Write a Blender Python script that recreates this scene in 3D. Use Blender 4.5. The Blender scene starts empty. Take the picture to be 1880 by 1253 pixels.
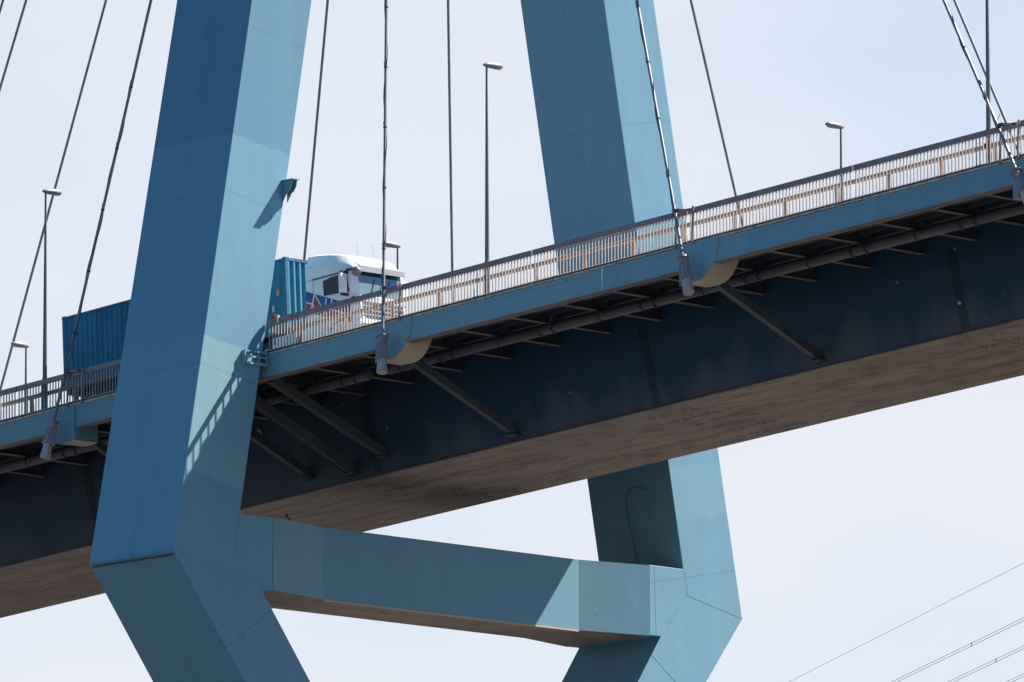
import bpy, bmesh, math, random
from mathutils import Vector, Matrix
random.seed(7)
S = bpy.context.scene
COL = S.collection

# ------------------------------------------------------------------ camera
CAM = Vector((240.4588, -212.9341, -53.5087))
cr = Vector((0.682327, 0.731039, -0.003353)); cu = Vector((0.120769, -0.108195, 0.986767)); cf = Vector((-0.721003, 0.673703, 0.162111))
cd = bpy.data.cameras.new('camera'); cam = bpy.data.objects.new('camera', cd); COL.objects.link(cam)
cd.sensor_fit = 'HORIZONTAL'; cd.sensor_width = 36.0; cd.lens = 326.56
cd.clip_start = 1.0; cd.clip_end = 20000
m = Matrix.Identity(4)
for i in range(3):
    m[i][0] = cr[i]; m[i][1] = cu[i]; m[i][2] = -cf[i]; m[i][3] = CAM[i]
cam.matrix_world = m
S.camera = cam

# ------------------------------------------------------------------ sky and sun
SUN = Vector((0.2575, 0.566, 0.783)).normalized()          # towards the sun
el = math.asin(SUN.z); az = math.atan2(SUN.x, SUN.y)
w = bpy.data.worlds.new('World'); S.world = w; w.use_nodes = True
nt = w.node_tree; bg = nt.nodes['Background']
sky = nt.nodes.new('ShaderNodeTexSky'); sky.sky_type = 'NISHITA'; sky.sun_disc = False
sky.sun_elevation = el; sky.sun_rotation = az
sky.air_density = 1.0; sky.dust_density = 0.4; sky.ozone_density = 3.0; sky.altitude = 10
def WN(t, **k):
    n = nt.nodes.new(t)
    for a, v in k.items(): setattr(n, a, v)
    return n
# thin bright cloud veil over the far half of the sky, clear blue behind the camera
tc = WN('ShaderNodeTexCoord'); dt = WN('ShaderNodeVectorMath', operation='DOT_PRODUCT'); dt.inputs[1].default_value = (-0.42, 0.90, 0.0)
nt.links.new(tc.outputs['Generated'], dt.inputs[0])
mp = WN('ShaderNodeMapping'); mp.inputs['Scale'].default_value = (7, 7, 16); nt.links.new(tc.outputs['Generated'], mp.inputs[0])
cn = WN('ShaderNodeTexNoise'); cn.inputs['Scale'].default_value = 1.6; cn.inputs['Detail'].default_value = 5; nt.links.new(mp.outputs[0], cn.inputs['Vector'])
mr = WN('ShaderNodeMapRange', interpolation_type='SMOOTHSTEP'); nt.links.new(dt.outputs['Value'], mr.inputs[0])
mr.inputs[1].default_value = 0.35; mr.inputs[2].default_value = 0.82; mr.inputs[3].default_value = 0.0; mr.inputs[4].default_value = 1.0
ml = WN('ShaderNodeMath', operation='MULTIPLY_ADD'); nt.links.new(cn.outputs[0], ml.inputs[0]); ml.inputs[1].default_value = 0.70; ml.inputs[2].default_value = 0.58
mm = WN('ShaderNodeMath', operation='MULTIPLY', use_clamp=True); nt.links.new(mr.outputs[0], mm.inputs[0]); nt.links.new(ml.outputs[0], mm.inputs[1])
mx = WN('ShaderNodeMix', data_type='RGBA'); sx = WN('ShaderNodeSeparateXYZ'); nt.links.new(tc.outputs['Generated'], sx.inputs[0])
me = WN('ShaderNodeMapRange'); nt.links.new(sx.outputs[2], me.inputs[0]); me.inputs[1].default_value = 0.10; me.inputs[2].default_value = 0.26; me.inputs[3].default_value = 1.0; me.inputs[4].default_value = 0.80
m2 = WN('ShaderNodeMath', operation='MULTIPLY'); nt.links.new(mm.outputs[0], m2.inputs[0]); nt.links.new(me.outputs[0], m2.inputs[1])
nt.links.new(m2.outputs[0], mx.inputs[0])
hs = WN('ShaderNodeHueSaturation'); hs.inputs['Saturation'].default_value = 1.42; hs.inputs['Value'].default_value = 0.9; nt.links.new(sky.outputs[0], hs.inputs['Color']); nt.links.new(hs.outputs[0], mx.inputs[6])
SKYS = 0.06
mx.inputs[7].default_value = (0.300 / SKYS, 0.306 / SKYS, 0.328 / SKYS, 1)
nt.links.new(mx.outputs[2], bg.inputs[0]); bg.inputs[1].default_value = SKYS
sd = bpy.data.lights.new('sun', 'SUN'); sd.energy = 4.6; sd.angle = math.radians(0.5); sd.color = (1.0, 0.95, 0.88)
so = bpy.data.objects.new('sun', sd); COL.objects.link(so)
so.rotation_euler = (-SUN).to_track_quat('-Z', 'Y').to_euler()
S.view_settings.view_transform = 'Standard'; S.view_settings.look = 'None'
S.view_settings.exposure = 1.5; S.view_settings.gamma = 1.0

# ------------------------------------------------------------------ helpers
G = 0.05376                                             # grade of the bridge
PH = math.hypot(1, G)
def L(x, y, z): return Vector((x, y, z + G * x))        # deck space -> world

class MB:
    def __init__(s): s.v = []; s.f = []; s.m = []; s.cm = 0
    def poly(s, pts, faces):
        o = len(s.v); s.v += [Vector(p) for p in pts]
        for f in faces: s.f.append([i + o for i in f]); s.m.append(s.cm)
        return s
    def hexa(s, p):                                     # 8 points: bottom ring 4, top ring 4
        return s.poly(p, [(3, 2, 1, 0), (4, 5, 6, 7), (0, 1, 5, 4), (1, 2, 6, 5), (2, 3, 7, 6), (3, 0, 4, 7)])
    def box(s, a, b, fn=None):
        fn = fn or (lambda x, y, z: Vector((x, y, z)))
        (x0, y0, z0), (x1, y1, z1) = a, b
        return s.hexa([fn(x0, y0, z0), fn(x1, y0, z0), fn(x1, y1, z0), fn(x0, y1, z0), fn(x0, y0, z1), fn(x1, y0, z1), fn(x1, y1, z1), fn(x0, y1, z1)])
    def prism(s, outline, d):                           # outline of 3D points, extruded by vector d
        n = len(outline); d = Vector(d)
        pts = [Vector(p) for p in outline] + [Vector(p) + d for p in outline]
        return s.poly(pts, [tuple(range(n))[::-1], tuple(range(n, 2 * n))] + [(i, (i + 1) % n, n + (i + 1) % n, n + i) for i in range(n)])
    def tube(s, path, rad, n=10, cap=True):
        path = [Vector(p) for p in path]
        if not isinstance(rad, (list, tuple)): rad = [rad] * len(path)
        o = len(s.v); k = len(path)
        for i, p in enumerate(path):
            t = (path[min(i + 1, k - 1)] - path[max(i - 1, 0)]).normalized()
            a = Vector((0, 0, 1)) if abs(t.z) < 0.9 else Vector((1, 0, 0))
            u = t.cross(a).normalized(); v = t.cross(u)
            for j in range(n):
                th = 2 * math.pi * j / n
                s.v.append(p + (u * math.cos(th) + v * math.sin(th)) * rad[i])
        for i in range(k - 1):
            for j in range(n):
                s.f.append([o + i * n + j, o + i * n + (j + 1) % n, o + (i + 1) * n + (j + 1) % n, o + (i + 1) * n + j]); s.m.append(s.cm)
        if cap:
            s.f.append([o + j for j in range(n)][::-1]); s.m.append(s.cm)
            s.f.append([o + (k - 1) * n + j for j in range(n)]); s.m.append(s.cm)
        return s
    def beam(s, a, b, w, h, up=(0, 0, 1)):              # bar of width w and depth h between two points
        a = Vector(a); b = Vector(b); t = (b - a).normalized()
        u = t.cross(Vector(up)).normalized() * w / 2; v = u.cross(t).normalized() * h / 2
        return s.hexa([a - u - v, a + u - v, b + u - v, b - u - v, a - u + v, a + u + v, b + u + v, b - u + v])
    def ell(s, c, r, n=16, k=10, fn=None):
        o = len(s.v)
        for i in range(k + 1):
            ph = math.pi * i / k
            for j in range(n):
                th = 2 * math.pi * j / n
                p = Vector((c[0] + r[0] * math.sin(ph) * math.cos(th), c[1] + r[1] * math.sin(ph) * math.sin(th), c[2] + r[2] * math.cos(ph)))
                s.v.append(fn(p) if fn else p)
        for i in range(k):
            for j in range(n):
                s.f.append([o + i * n + j, o + (i + 1) * n + j, o + (i + 1) * n + (j + 1) % n, o + i * n + (j + 1) % n]); s.m.append(s.cm)
        return s
    def build(s, name, mats, parent=None, base=(0, 0, 0), smooth=None, bevel=0):
        me = bpy.data.meshes.new(name)
        base = Vector(base)
        me.from_pydata([p - base for p in s.v], [], s.f)
        mats = mats if isinstance(mats, list) else [mats]
        for x in mats: me.materials.append(x)
        for i, p in enumerate(me.polygons): p.material_index = s.m[i]
        bm = bmesh.new(); bm.from_mesh(me); bmesh.ops.remove_doubles(bm, verts=bm.verts, dist=1e-5)
        bmesh.ops.recalc_face_normals(bm, faces=bm.faces)
        if bevel: 
            ed = [e for e in bm.edges if len(e.link_faces) == 2 and e.calc_face_angle(0) > 0.6]
            bmesh.ops.bevel(bm, geom=ed, offset=bevel, segments=2, affect='EDGES', profile=0.6)
        bm.to_mesh(me); bm.free()
        if smooth is not None:
            for p in me.polygons: p.use_smooth = True
            try: me.set_sharp_from_angle(angle=math.radians(smooth))
            except Exception: pass
        o = bpy.data.objects.new(name, me); COL.objects.link(o)
        if parent: o.parent = parent
        else: o.location = base
        return o

def tag(o, label=None, cat=None, group=None, kind=None):
    for k, v in (('label', label), ('category', cat), ('group', group), ('kind', kind)):
        if v: o[k] = v
    return o
def thing(name, loc, label, cat, group=None):
    o = bpy.data.objects.new(name, None); COL.objects.link(o); o.location = loc; o.empty_display_size = 0.3
    return tag(o, label, cat, group)

# ------------------------------------------------------------------ materials
def N(nt, t, **k):
    n = nt.nodes.new(t)
    for a, b in k.items():
        if a.startswith('_'): n.inputs[a[1:].replace('_', ' ')].default_value = b
        else: setattr(n, a, b)
    return n
def mat(name, col, rough=0.6, metal=0.0, var=0.12, scale=(1, 1, 1), ns=2.0, obj=False, bump=0.0, spec=0.5):
    M = bpy.data.materials.new(name); M.use_nodes = True; t = M.node_tree; b = t.nodes['Principled BSDF']
    b.inputs['Roughness'].default_value = rough; b.inputs['Metallic'].default_value = metal
    b.inputs['Specular IOR Level'].default_value = spec
    if obj: src = N(t, 'ShaderNodeTexCoord').outputs['Object']
    else: src = N(t, 'ShaderNodeNewGeometry').outputs['Position']
    mp = N(t, 'ShaderNodeMapping'); mp.inputs['Scale'].default_value = scale; t.links.new(src, mp.inputs[0])
    no = N(t, 'ShaderNodeTexNoise'); no.inputs['Scale'].default_value = ns; no.inputs['Detail'].default_value = 6; t.links.new(mp.outputs[0], no.inputs['Vector'])
    r = N(t, 'ShaderNodeValToRGB'); c = Vector(col[:3])
    r.color_ramp.elements[0].position = 0.3; r.color_ramp.elements[1].position = 0.72
    r.color_ramp.elements[0].color = (*(c * (1 - var)), 1); r.color_ramp.elements[1].color = (*[min(1, x * (1 + var)) for x in c], 1)
    t.links.new(no.outputs[0], r.inputs[0]); t.links.new(r.outputs[0], b.inputs['Base Color'])
    if bump:
        bu = N(t, 'ShaderNodeBump'); bu.inputs['Strength'].default_value = bump; bu.inputs['Distance'].default_value = 0.02
        t.links.new(no.outputs[0], bu.inputs['Height']); t.links.new(bu.outputs[0], b.inputs['Normal'])
    M['col'] = 1
    return M
class SH:                                               # tiny shader-graph helper
    def __init__(s, name, rough=0.55):
        s.M = bpy.data.materials.new(name); s.M.use_nodes = True; s.t = s.M.node_tree
        s.b = s.t.nodes['Principled BSDF']; s.b.inputs['Roughness'].default_value = rough
        s.pos = N(s.t, 'ShaderNodeNewGeometry').outputs['Position']
    def put(s, sock, v):
        if hasattr(v, 'default_value') and hasattr(v, 'node'): s.t.links.new(v, sock)
        else: sock.default_value = v
    def math(s, op, a, b=0.0, c=0.0):
        n = N(s.t, 'ShaderNodeMath', operation=op)
        for i, v in enumerate((a, b, c)): s.put(n.inputs[i], v)
        return n.outputs[0]
    def dot(s, v, w):
        n = N(s.t, 'ShaderNodeVectorMath', operation='DOT_PRODUCT'); s.put(n.inputs[0], v); n.inputs[1].default_value = w
        return n.outputs['Value']
    def noise(s, scale, ns=1.0, det=5, rough=0.55, w=0.0):
        mp = N(s.t, 'ShaderNodeMapping'); mp.inputs['Scale'].default_value = scale; mp.inputs['Location'].default_value = (w, w * 1.7, w * .6); s.t.links.new(s.pos, mp.inputs[0])
        n = N(s.t, 'ShaderNodeTexNoise'); n.inputs['Scale'].default_value = ns; n.inputs['Detail'].default_value = det; n.inputs['Roughness'].default_value = rough
        s.t.links.new(mp.outputs[0], n.inputs['Vector']); return n.outputs[0]
    def ramp(s, v, lo, hi, a=0.0, b=1.0):
        n = N(s.t, 'ShaderNodeMapRange'); s.put(n.inputs[0], v)
        for i, x in enumerate((lo, hi, a, b)): n.inputs[i + 1].default_value = x
        return n.outputs[0]
    def mix(s, f, a, b, mode='MIX'):
        n = N(s.t, 'ShaderNodeMix', data_type='RGBA', blend_type=mode)
        s.put(n.inputs[0], f)
        for i, v in ((6, a), (7, b)):
            if isinstance(v, tuple): v = (*v[:3], 1)
            s.put(n.inputs[i], v)
        return n.outputs[2]
    def line(s, coord, at, half):                       # 1 on a thin line
        d = s.math('ABSOLUTE', s.math('SUBTRACT', coord, at))
        return s.math('LESS_THAN', d, half)
    def out(s, c): s.put(s.b.inputs['Base Color'], c); return s.M

def blue_paint(name, base, seams=(), axis=(0, 0, 1), zones=(), vline=None, rough=0.5):
    s = SH(name, rough)
    s.b.inputs['Specular IOR Level'].default_value = 0.35
    c = base
    st = s.noise((1.6, 1.6, 0.07), 1.0, 6, 0.6); mo = s.noise((.25, .25, .2), 1.0, 5, 0.6, 5.3)
    c = s.mix(s.ramp(st, .38, .68), tuple(x * .95 for x in base), tuple(min(1, x * 1.03) for x in base))
    c = s.mix(s.ramp(mo, .45, .7, 0, .35), c, tuple(x * f for x, f in zip(base, (1.15, 1.0, .9))))
    zc = s.dot(s.pos, axis)
    rag = s.math('MULTIPLY', s.math('SUBTRACT', s.noise((1.4, 1.4, .5), 1.3, 5, .7, 2.2), .5), 0.55)
    zz = s.math('ADD', zc, rag)
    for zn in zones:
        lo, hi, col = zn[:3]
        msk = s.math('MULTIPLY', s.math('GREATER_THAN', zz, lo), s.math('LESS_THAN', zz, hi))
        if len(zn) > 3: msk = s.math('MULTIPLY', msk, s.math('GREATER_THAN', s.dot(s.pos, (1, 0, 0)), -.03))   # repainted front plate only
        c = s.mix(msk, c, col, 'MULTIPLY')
    for at in seams:
        c = s.mix(s.math('MULTIPLY', s.line(zc, at, .018), .24), c, (.03, .06, .09))
    if vline is not None:
        sp = N(s.t, 'ShaderNodeSeparateXYZ'); s.t.links.new(s.pos, sp.inputs[0])
        c = s.mix(s.math('MULTIPLY', s.line(sp.outputs[0], vline, .02), .22), c, (.03, .06, .09))
    sp2 = s.noise((3.5, 3.5, 3.0), 1.0, 2, .5, 9.1)      # sparse dark marks
    c = s.mix(s.ramp(sp2, .725, .77, 0, .4), c, (.05, .09, .13))
    rn = s.noise((4.5, 4.5, .22), 1.0, 4, .6, 15.0); c = s.mix(s.ramp(rn, .68, .78, 0, .28), c, (.10, .13, .14))
    bn = s.noise((.5, .5, .35), 1.0, 3, .5, 3.0)
    bu = N(s.t, 'ShaderNodeBump'); bu.inputs['Strength'].default_value = .25; bu.inputs['Distance'].default_value = .08
    s.t.links.new(bn, bu.inputs['Height']); s.t.links.new(bu.outputs[0], s.b.inputs['Normal'])
    return s.out(c)

BLUE = (.145, .288, .368)
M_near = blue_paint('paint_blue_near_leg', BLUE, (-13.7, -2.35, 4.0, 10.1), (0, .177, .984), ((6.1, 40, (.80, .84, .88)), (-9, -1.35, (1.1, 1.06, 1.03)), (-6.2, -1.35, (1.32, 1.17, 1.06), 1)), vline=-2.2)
M_far = blue_paint('paint_blue_far_leg', BLUE, (-10.9, -6.2, 5.75, 0.6), (0, -.187, .982), ((-8.8, -6.9, (1.1, 1.07, 1.04)), (-.8, 2.6, (.95, .97, 1.0)), (-20, -11.5, (1.03, 1.02, 1.0))), vline=-2.15)
M_beam = blue_paint('paint_blue_crossbeam', tuple(x * .97 for x in BLUE), (), (0, 1, 0), ((0.2, 3.2, (1.05, 1.02, .98)),))
M_fascia = blue_paint('paint_blue_edge', (.195, .33, .37), (), (1, 0, 0), ((-16, -4, (.8, .8, .82)), (9.9, 15.4, (1.06, 1.05, 1.03)), (24, 30, (.9, .93, .95)), (30, 60, (.84, .87, .9))))
M_steel = mat('galvanised_steel', (.42, .36, .34), .5, .2, .15, (1, 1, 1), 4)
M_socket = mat('socket_grey', (.31, .24, .22), .5, .1, .18, (1, 1, .5), 5)
M_cable = mat('cable_grey', (.22, .215, .225), .45, .3, .2, (2, 2, .6), 3)
M_rope = mat('rope_dark', (.05, .05, .06), .8)
M_rail = mat('rail_grey', (.27, .19, .18), .55, .0, .18, (1, 1, 1), 1.5)
M_bal = mat('baluster_cream', (.42, .345, .30), .6, 0, .2, (3, 3, 2), 2)
M_guard = mat('guard_rail_steel', (.27, .20, .16), .6, .2, .25, (.6, 1, 1), 3)
M_kerb = mat('kerb_concrete', (.72, .68, .68), .85, 0, .2, (1, 1, 1), 2, bump=.2)
M_drip = mat('drip_edge', (.55, .43, .31), .8, 0, .35, (1.5, 1, 1), 2.5)
M_dark = mat('dark_steel', (.035, .035, .045), .6)
M_asph = mat('asphalt', (.05, .05, .052), .9, 0, .2, (1, 1, 1), 6, bump=.3)
M_pole = mat('lamp_pole_grey', (.13, .14, .15), .5, .2, .12, (2, 2, .4), 2)
M_head = mat('lamp_head_grey', (.20, .185, .205), .4, 0, .05)
M_lens = mat('lamp_lens', (.30, .26, .18), .2, 0, .05)
M_mark = mat('white_road_paint', (.75, .75, .73), .8)
M_orange = mat('orange_plastic', (.42, .12, .03), .4)
M_white = mat('white_plastic', (.78, .77, .74), .45)
M_sblue = mat('blue_strap', (.02, .22, .62), .6)
M_wire = mat('conductor_grey', (.40, .40, .45), .5, .4)
M_under_br = mat('under_flange_brown', (.20, .13, .10), .75, 0, .3, (.4, 1.5, 1), 2)

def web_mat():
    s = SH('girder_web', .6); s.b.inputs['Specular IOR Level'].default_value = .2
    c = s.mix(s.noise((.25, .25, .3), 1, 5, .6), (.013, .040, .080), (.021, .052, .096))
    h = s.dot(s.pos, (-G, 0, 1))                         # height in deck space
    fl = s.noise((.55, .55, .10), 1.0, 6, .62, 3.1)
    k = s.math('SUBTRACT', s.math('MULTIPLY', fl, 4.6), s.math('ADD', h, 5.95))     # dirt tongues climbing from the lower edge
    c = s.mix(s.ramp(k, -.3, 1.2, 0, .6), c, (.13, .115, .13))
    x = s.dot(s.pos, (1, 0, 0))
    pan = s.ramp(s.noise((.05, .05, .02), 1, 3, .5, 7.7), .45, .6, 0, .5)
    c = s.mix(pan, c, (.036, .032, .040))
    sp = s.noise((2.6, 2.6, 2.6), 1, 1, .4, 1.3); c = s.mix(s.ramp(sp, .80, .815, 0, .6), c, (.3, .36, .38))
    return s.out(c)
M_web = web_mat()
def under_mat(name, ax):
    s = SH(name, .75); s.b.inputs['Specular IOR Level'].default_value = .15
    sc = (.16, 1.5, 1.5) if ax == 'x' else (1.5, .16, 1.5)
    a = s.noise(sc, 1.0, 7, .65); b2 = s.noise((.5, .5, .5), .5, 4, .6, 4.4); d = s.noise(tuple(v * 3.2 for v in sc), 1, 5, .6, 8.0)
    c = s.mix(s.ramp(a, .32, .68), (.27, .17, .125), (.42, .29, .22))
    c = s.mix(s.ramp(b2, .45, .65, 0, .55), c, (.25,.20,.19))
    c = s.mix(s.ramp(d, .52, .72, 0, .7), c, (.13, .08, .062))
    y = s.dot(s.pos, (0, 1, 0)); x = s.dot(s.pos, (1, 0, 0))
    pt = s.noise((.9, 1.1, 1), .8, 6, .7, 12.0)
    c = s.mix(s.ramp(pt, .52, .66, 0, .5), c, (.15, .10, .08))
    if ax == 'x':
        fr = s.math('FRACT', s.math('DIVIDE', x, 5.04)); c = s.mix(s.math('MULTIPLY', s.math('LESS_THAN', fr, .006), .35), c, (.06, .045, .04))
        for at in (8.25, 11.0): c = s.mix(s.math('MULTIPLY', s.line(y, at, .03), .6), c, (.05, .04, .035))
        for at in (-16.6, -1.2, 13.05, 27.9, 43): c = s.mix(s.math('MULTIPLY', s.line(x, at, .03), .5), c, (.05, .04, .035))
    return s.out(c)
M_under = under_mat('girder_underside', 'x'); M_under_cb = under_mat('crossbeam_underside', 'y')
M_saddle_u = mat('housing_underside', (.50, .36, .26), .7, 0, .15, (.5, .5, .5), 1.2)
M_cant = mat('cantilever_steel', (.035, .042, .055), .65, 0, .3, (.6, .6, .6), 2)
M_cantfl = mat('cantilever_flange', (.15, .11, .095), .7, 0, .25, (1, 1, 1), 2)
M_strut = mat('strut_paint', (.055, .054, .06), .65, 0, .3, (1, .5, .5), 1.5)
M_pipe = mat('pipe_grey', (.10, .088, .095), .6, 0, .3, (.4, 1, 1), 1.4)

# ------------------------------------------------------------------ ground
GZ = -56.0
def ground_mat():
    s = SH('quay_ground', .9)
    c = s.mix(s.noise((.02, .02, .02), 1, 6, .6), (.034, .039, .041), (.05, .055, .058))
    c = s.mix(s.noise((.4, .4, .4), 1, 4, .6, 3), c, tuple([.042, .046, .046]))
    return s.out(c)
gm = MB().poly([(-9000, -9000, GZ), (9000, -9000, GZ), (9000, 9000, GZ), (-9000, 9000, GZ)], [(0, 1, 2, 3)])
tag(gm.build('ground', ground_mat()), kind='structure')

# ------------------------------------------------------------------ pylon
PY = thing('bridge_pylon', (-2.15, 9.45, GZ), 'tall blue steel A-frame bridge tower with two bent legs and a cross beam', 'bridge pylon')
PB = PY.location.copy()
def leg(name, outline, mt, wtop, wbot, mu):             # outline (Y,Z) on the X=0 face; depth tapers with height
    def dep(z): return wbot + (wtop - wbot) * (z + 8.5) / 20.0
    n = len(outline); b = MB()
    pts = [(0, y, z) for y, z in outline] + [(-dep(z), y, z) for y, z in outline]
    b.poly(pts, [tuple(range(n)), tuple(range(n, 2 * n))[::-1]])
    for i in range(n):
        j = (i + 1) % n
        (y0, z0), (y1, z1) = outline[i], outline[j]
        b.poly([pts[i], pts[j], pts[n + j], pts[n + i]], [(0, 1, 2, 3)])
    return b.build(name, [mt, mu], PY, PB, bevel=.025)
near = [(6.25, 50), (8.98, 50), (-1.25, -6.95), (.31, -6.95), (.31, -9.52), (-.244, -9.52), (7.6, -20), (4.48, -20), (-4.318, -8.526)]
far = [(12.0, 50), (9.58, 50), (20.23, -6.92), (18.52, -6.92), (18.52, -9.50), (19.08, -9.50), (12.1, -20), (14.6, -20), (23.237, -8.49)]
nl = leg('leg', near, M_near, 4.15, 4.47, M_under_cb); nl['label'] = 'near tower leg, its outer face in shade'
fl = leg('leg', far[::-1], M_far, 4.32, 4.32, M_under_cb); fl['label'] = 'far tower leg standing behind the deck'
b = MB(); secs = [(.31, 0, -4.38), (3.22, -.65, -3.55), (15.61, -.65, -3.55), (18.52, 0, -4.33)]
zt, zb = -6.94, -9.51
P = []
for y, a, c in secs: P += [(a, y, zb), (a, y, zt), (c, y, zt), (c, y, zb)]
F = []; MM = []
for i in range(3):
    o = i * 4
    for k in range(4):
        F.append((o + k, o + (k + 1) % 4, o + 4 + (k + 1) % 4, o + 4 + k)); MM.append(1 if k == 3 else 0)
b.poly(P, F); b.m = MM
b.build('cross_beam', [M_beam, M_under_cb], PY, PB)
b = MB().box((-.75, 3.24, -9.56), (-.63, 15.59, -9.512))       # bottom flange lip of the cross beam
b.build('flange', M_saddle_u, PY, PB)
b = MB().hexa([(.08, 6.1, 50), (.08, 12.1, 50), (-4.1, 12.1, 50), (-4.1, 6.1, 50), (-.3, 7.4, 82), (-.3, 11.4, 82), (-3.9, 11.4, 82), (-3.9, 7.4, 82)])
b.build('mast', M_near, PY, PB)
b = MB().hexa([(1, 2.6, GZ - .5), (1, 16.4, GZ - .5), (-5.5, 16.4, GZ - .5), (-5.5, 2.6, GZ - .5), (.4, 3.6, -19.9), (.4, 15.4, -19.9), (-4.9, 15.4, -19.9), (-4.9, 3.6, -19.9)])
b.build('pier', M_kerb, PY, PB)
# thin recess strip under the knee of the near leg
b = MB().beam((-.1, -4.25, -8.66), (-4.35, -4.25, -8.66), .06, .05); b.build('knee_strip', M_dark, PY, PB)
M_weld = mat('weld_bead', (.10, .21, .275), .6)
for y0, z0, y1, z1 in [(0.26, -10.17, -1.98, -11.8), (20.33, -7.85, 23.24, -8.49), (18.77, -6.96, 18.86, -9.42), (20.13, -8.19, 19.44, -9.13), (18.61, -10.2, 19.83, -11.11), (20.28, -6.97, 20.47, -7.84), (-1.31, -6.86, -1.46, -8.26), (0.26, -7.13, 0.26, -9.53)]:
    MB().beam((.001, y0, z0), (.001, y1, z1), .022, .006, (1, 0, 0)).build('weld_seam', M_weld, PY, PB)
# service platform frame on the lit face of the near leg
sp = MB().box((.004, -1.17, -1.66), (.17, -.10, -1.585)).build('service_platform', M_near, PY, PB)
b = MB()
for y in (-1.15, -.52, -.14): b.box((.13, y - .02, -1.585), (.165, y + .02, -1.19))
for z in (-1.20, -1.39): b.box((.125, -1.17, z - .028), (.17, -.10, z + .028))
b.box((.004, -1.172, -1.585), (.13, -1.150, -1.18))
for y in (-1.15, -.12):
    for z in (-1.20, -1.39): b.box((.004, y - .02, z - .02), (.128, y + .02, z + .02))
b.build('handrail', M_near, sp, PB)
# fixing bracket on the edge of the lit face
b = MB()
for y in (.72, .93):
    b.prism([(.004, y, 5.04), (.52, y, 5.04), (.50, y, 4.86), (.36, y, 4.66), (.24, y, 4.61), (.004, y, 4.30)], (0, .025, 0))
b.box((.004, .66, 5.04), (.60, 1.0, 5.07)); b.build('fixing_bracket', M_near, PY, PB)
# vertical cable hanging down the far leg
b = MB(); pth = [(-1.2, -3.95), (-1.75, -3.75), (-2.2, -3.85), (-2.4, -4.2), (-2.42, -4.8), (-2.35, -5.6), (-2.25, -6.3), (-2.22, -6.9)]
b.tube([(x, 20.23 - .187 * (z + 6.92) - .06, z) for x, z in pth], .012, 6); b.build('conduit', M_dark, PY, PB)

# ------------------------------------------------------------------ bridge deck
W = 18.9
X0, X1 = -75.0, 75.0
BD = thing('bridge_deck', L(0, 9.45, -4.8), 'sloping steel road deck with blue edge beam, dark girder and brown underside', 'bridge deck')
BB = BD.location.copy()
ZW = -1.20                                              # road surface
b = MB().box((X0, .30, -1.45), (X1, W - .30, ZW), L); b.build('roadway', M_asph, BD, BB)
mk = MB()
for y in (1.55, 9.25, 9.65, W - 1.55): mk.box((X0, y - .06, ZW + .001), (X1, y + .06, ZW + .005), L)
for k in range(-12, 13):
    for y in (5.4, 13.5): mk.box((k * 6, y - .06, ZW + .001), (k * 6 + 3, y + .06, ZW + .005), L)
mk.build('lane_marking', M_mark, BD, BB)
for side in (0, 1):
    fy = (lambda y: y) if side == 0 else (lambda y: W - y)
    b = MB().box((X0, fy(.085), -1.45), (X1, fy(.78), -1.045), L); b.build('kerb', M_kerb, BD, BB)
    b = MB(); b.box((X0, fy(0), -2.03), (X1, fy(.03), -1.24), L)       # edge beam: web, ledge, bottom flange
    b.box((X0, fy(-.012), -1.38), (X1, fy(.0), -1.245), L)
    b.cm = 1; b.box((X0, fy(-.03), -2.055), (X1, fy(.34), -2.03), L)
    b.build('edge_beam', [M_fascia, M_under_br], BD, BB)
    b = MB()
    x = X0
    while x < X1:                                       # drip plates in lengths with worn gaps
        ln = random.uniform(1.6, 4.2); e = min(x + ln, X1)
        dz = random.uniform(-.012, .012)
        b.box((x, fy(-.035), -1.235 + dz), (e - .05, fy(.29), -1.165 + dz * .5), L); x = e
    b.build('drip_edge', M_drip, BD, BB)
b = MB().hexa([L(17.03, -.016, -1.99), L(17.075, -.016, -1.99), L(17.075, -.0135, -1.99), L(17.03, -.0135, -1.99), L(17.02, -.016, -1.25), L(17.09, -.016, -1.25), L(17.09, -.0135, -1.25), L(17.02, -.0135, -1.25)])
b.build('paint_streak', M_white, BD, BB)
# box girder
YT, YB, YB2, YT2 = 5.30, 6.20, 12.80, 13.70
ZG = -4.735
b = MB()
for (ya, za, yb_, zb_, mi) in ((YT, -1.45, YB, ZG, 0), (YB2, ZG, YT2, -1.45, 0)):
    b.cm = mi; b.poly([L(X0, ya, za), L(X1, ya, za), L(X1, yb_, zb_), L(X0, yb_, zb_)], [(0, 1, 2, 3)])
b.cm = 0
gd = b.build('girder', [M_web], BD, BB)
b = MB().box((X0, YB - .09, ZG - .04), (X1, YB2 + .09, ZG), L); b.build('bottom_plate', M_under, BD, BB)
b = MB().box((X0, YB - .095, ZG + .001), (X1, YB - .002, ZG + .05), L); b.build('bottom_flange', mat('flange_red_brown', (.075, .035, .035), .7, 0, .3, (.5, 1, 1), 2), BD, BB)
def webY(z): return YT + (YB - YT) * (z + 1.45) / (ZG + 1.45)
BR0, BRS = 6.70, 2.52
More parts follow.
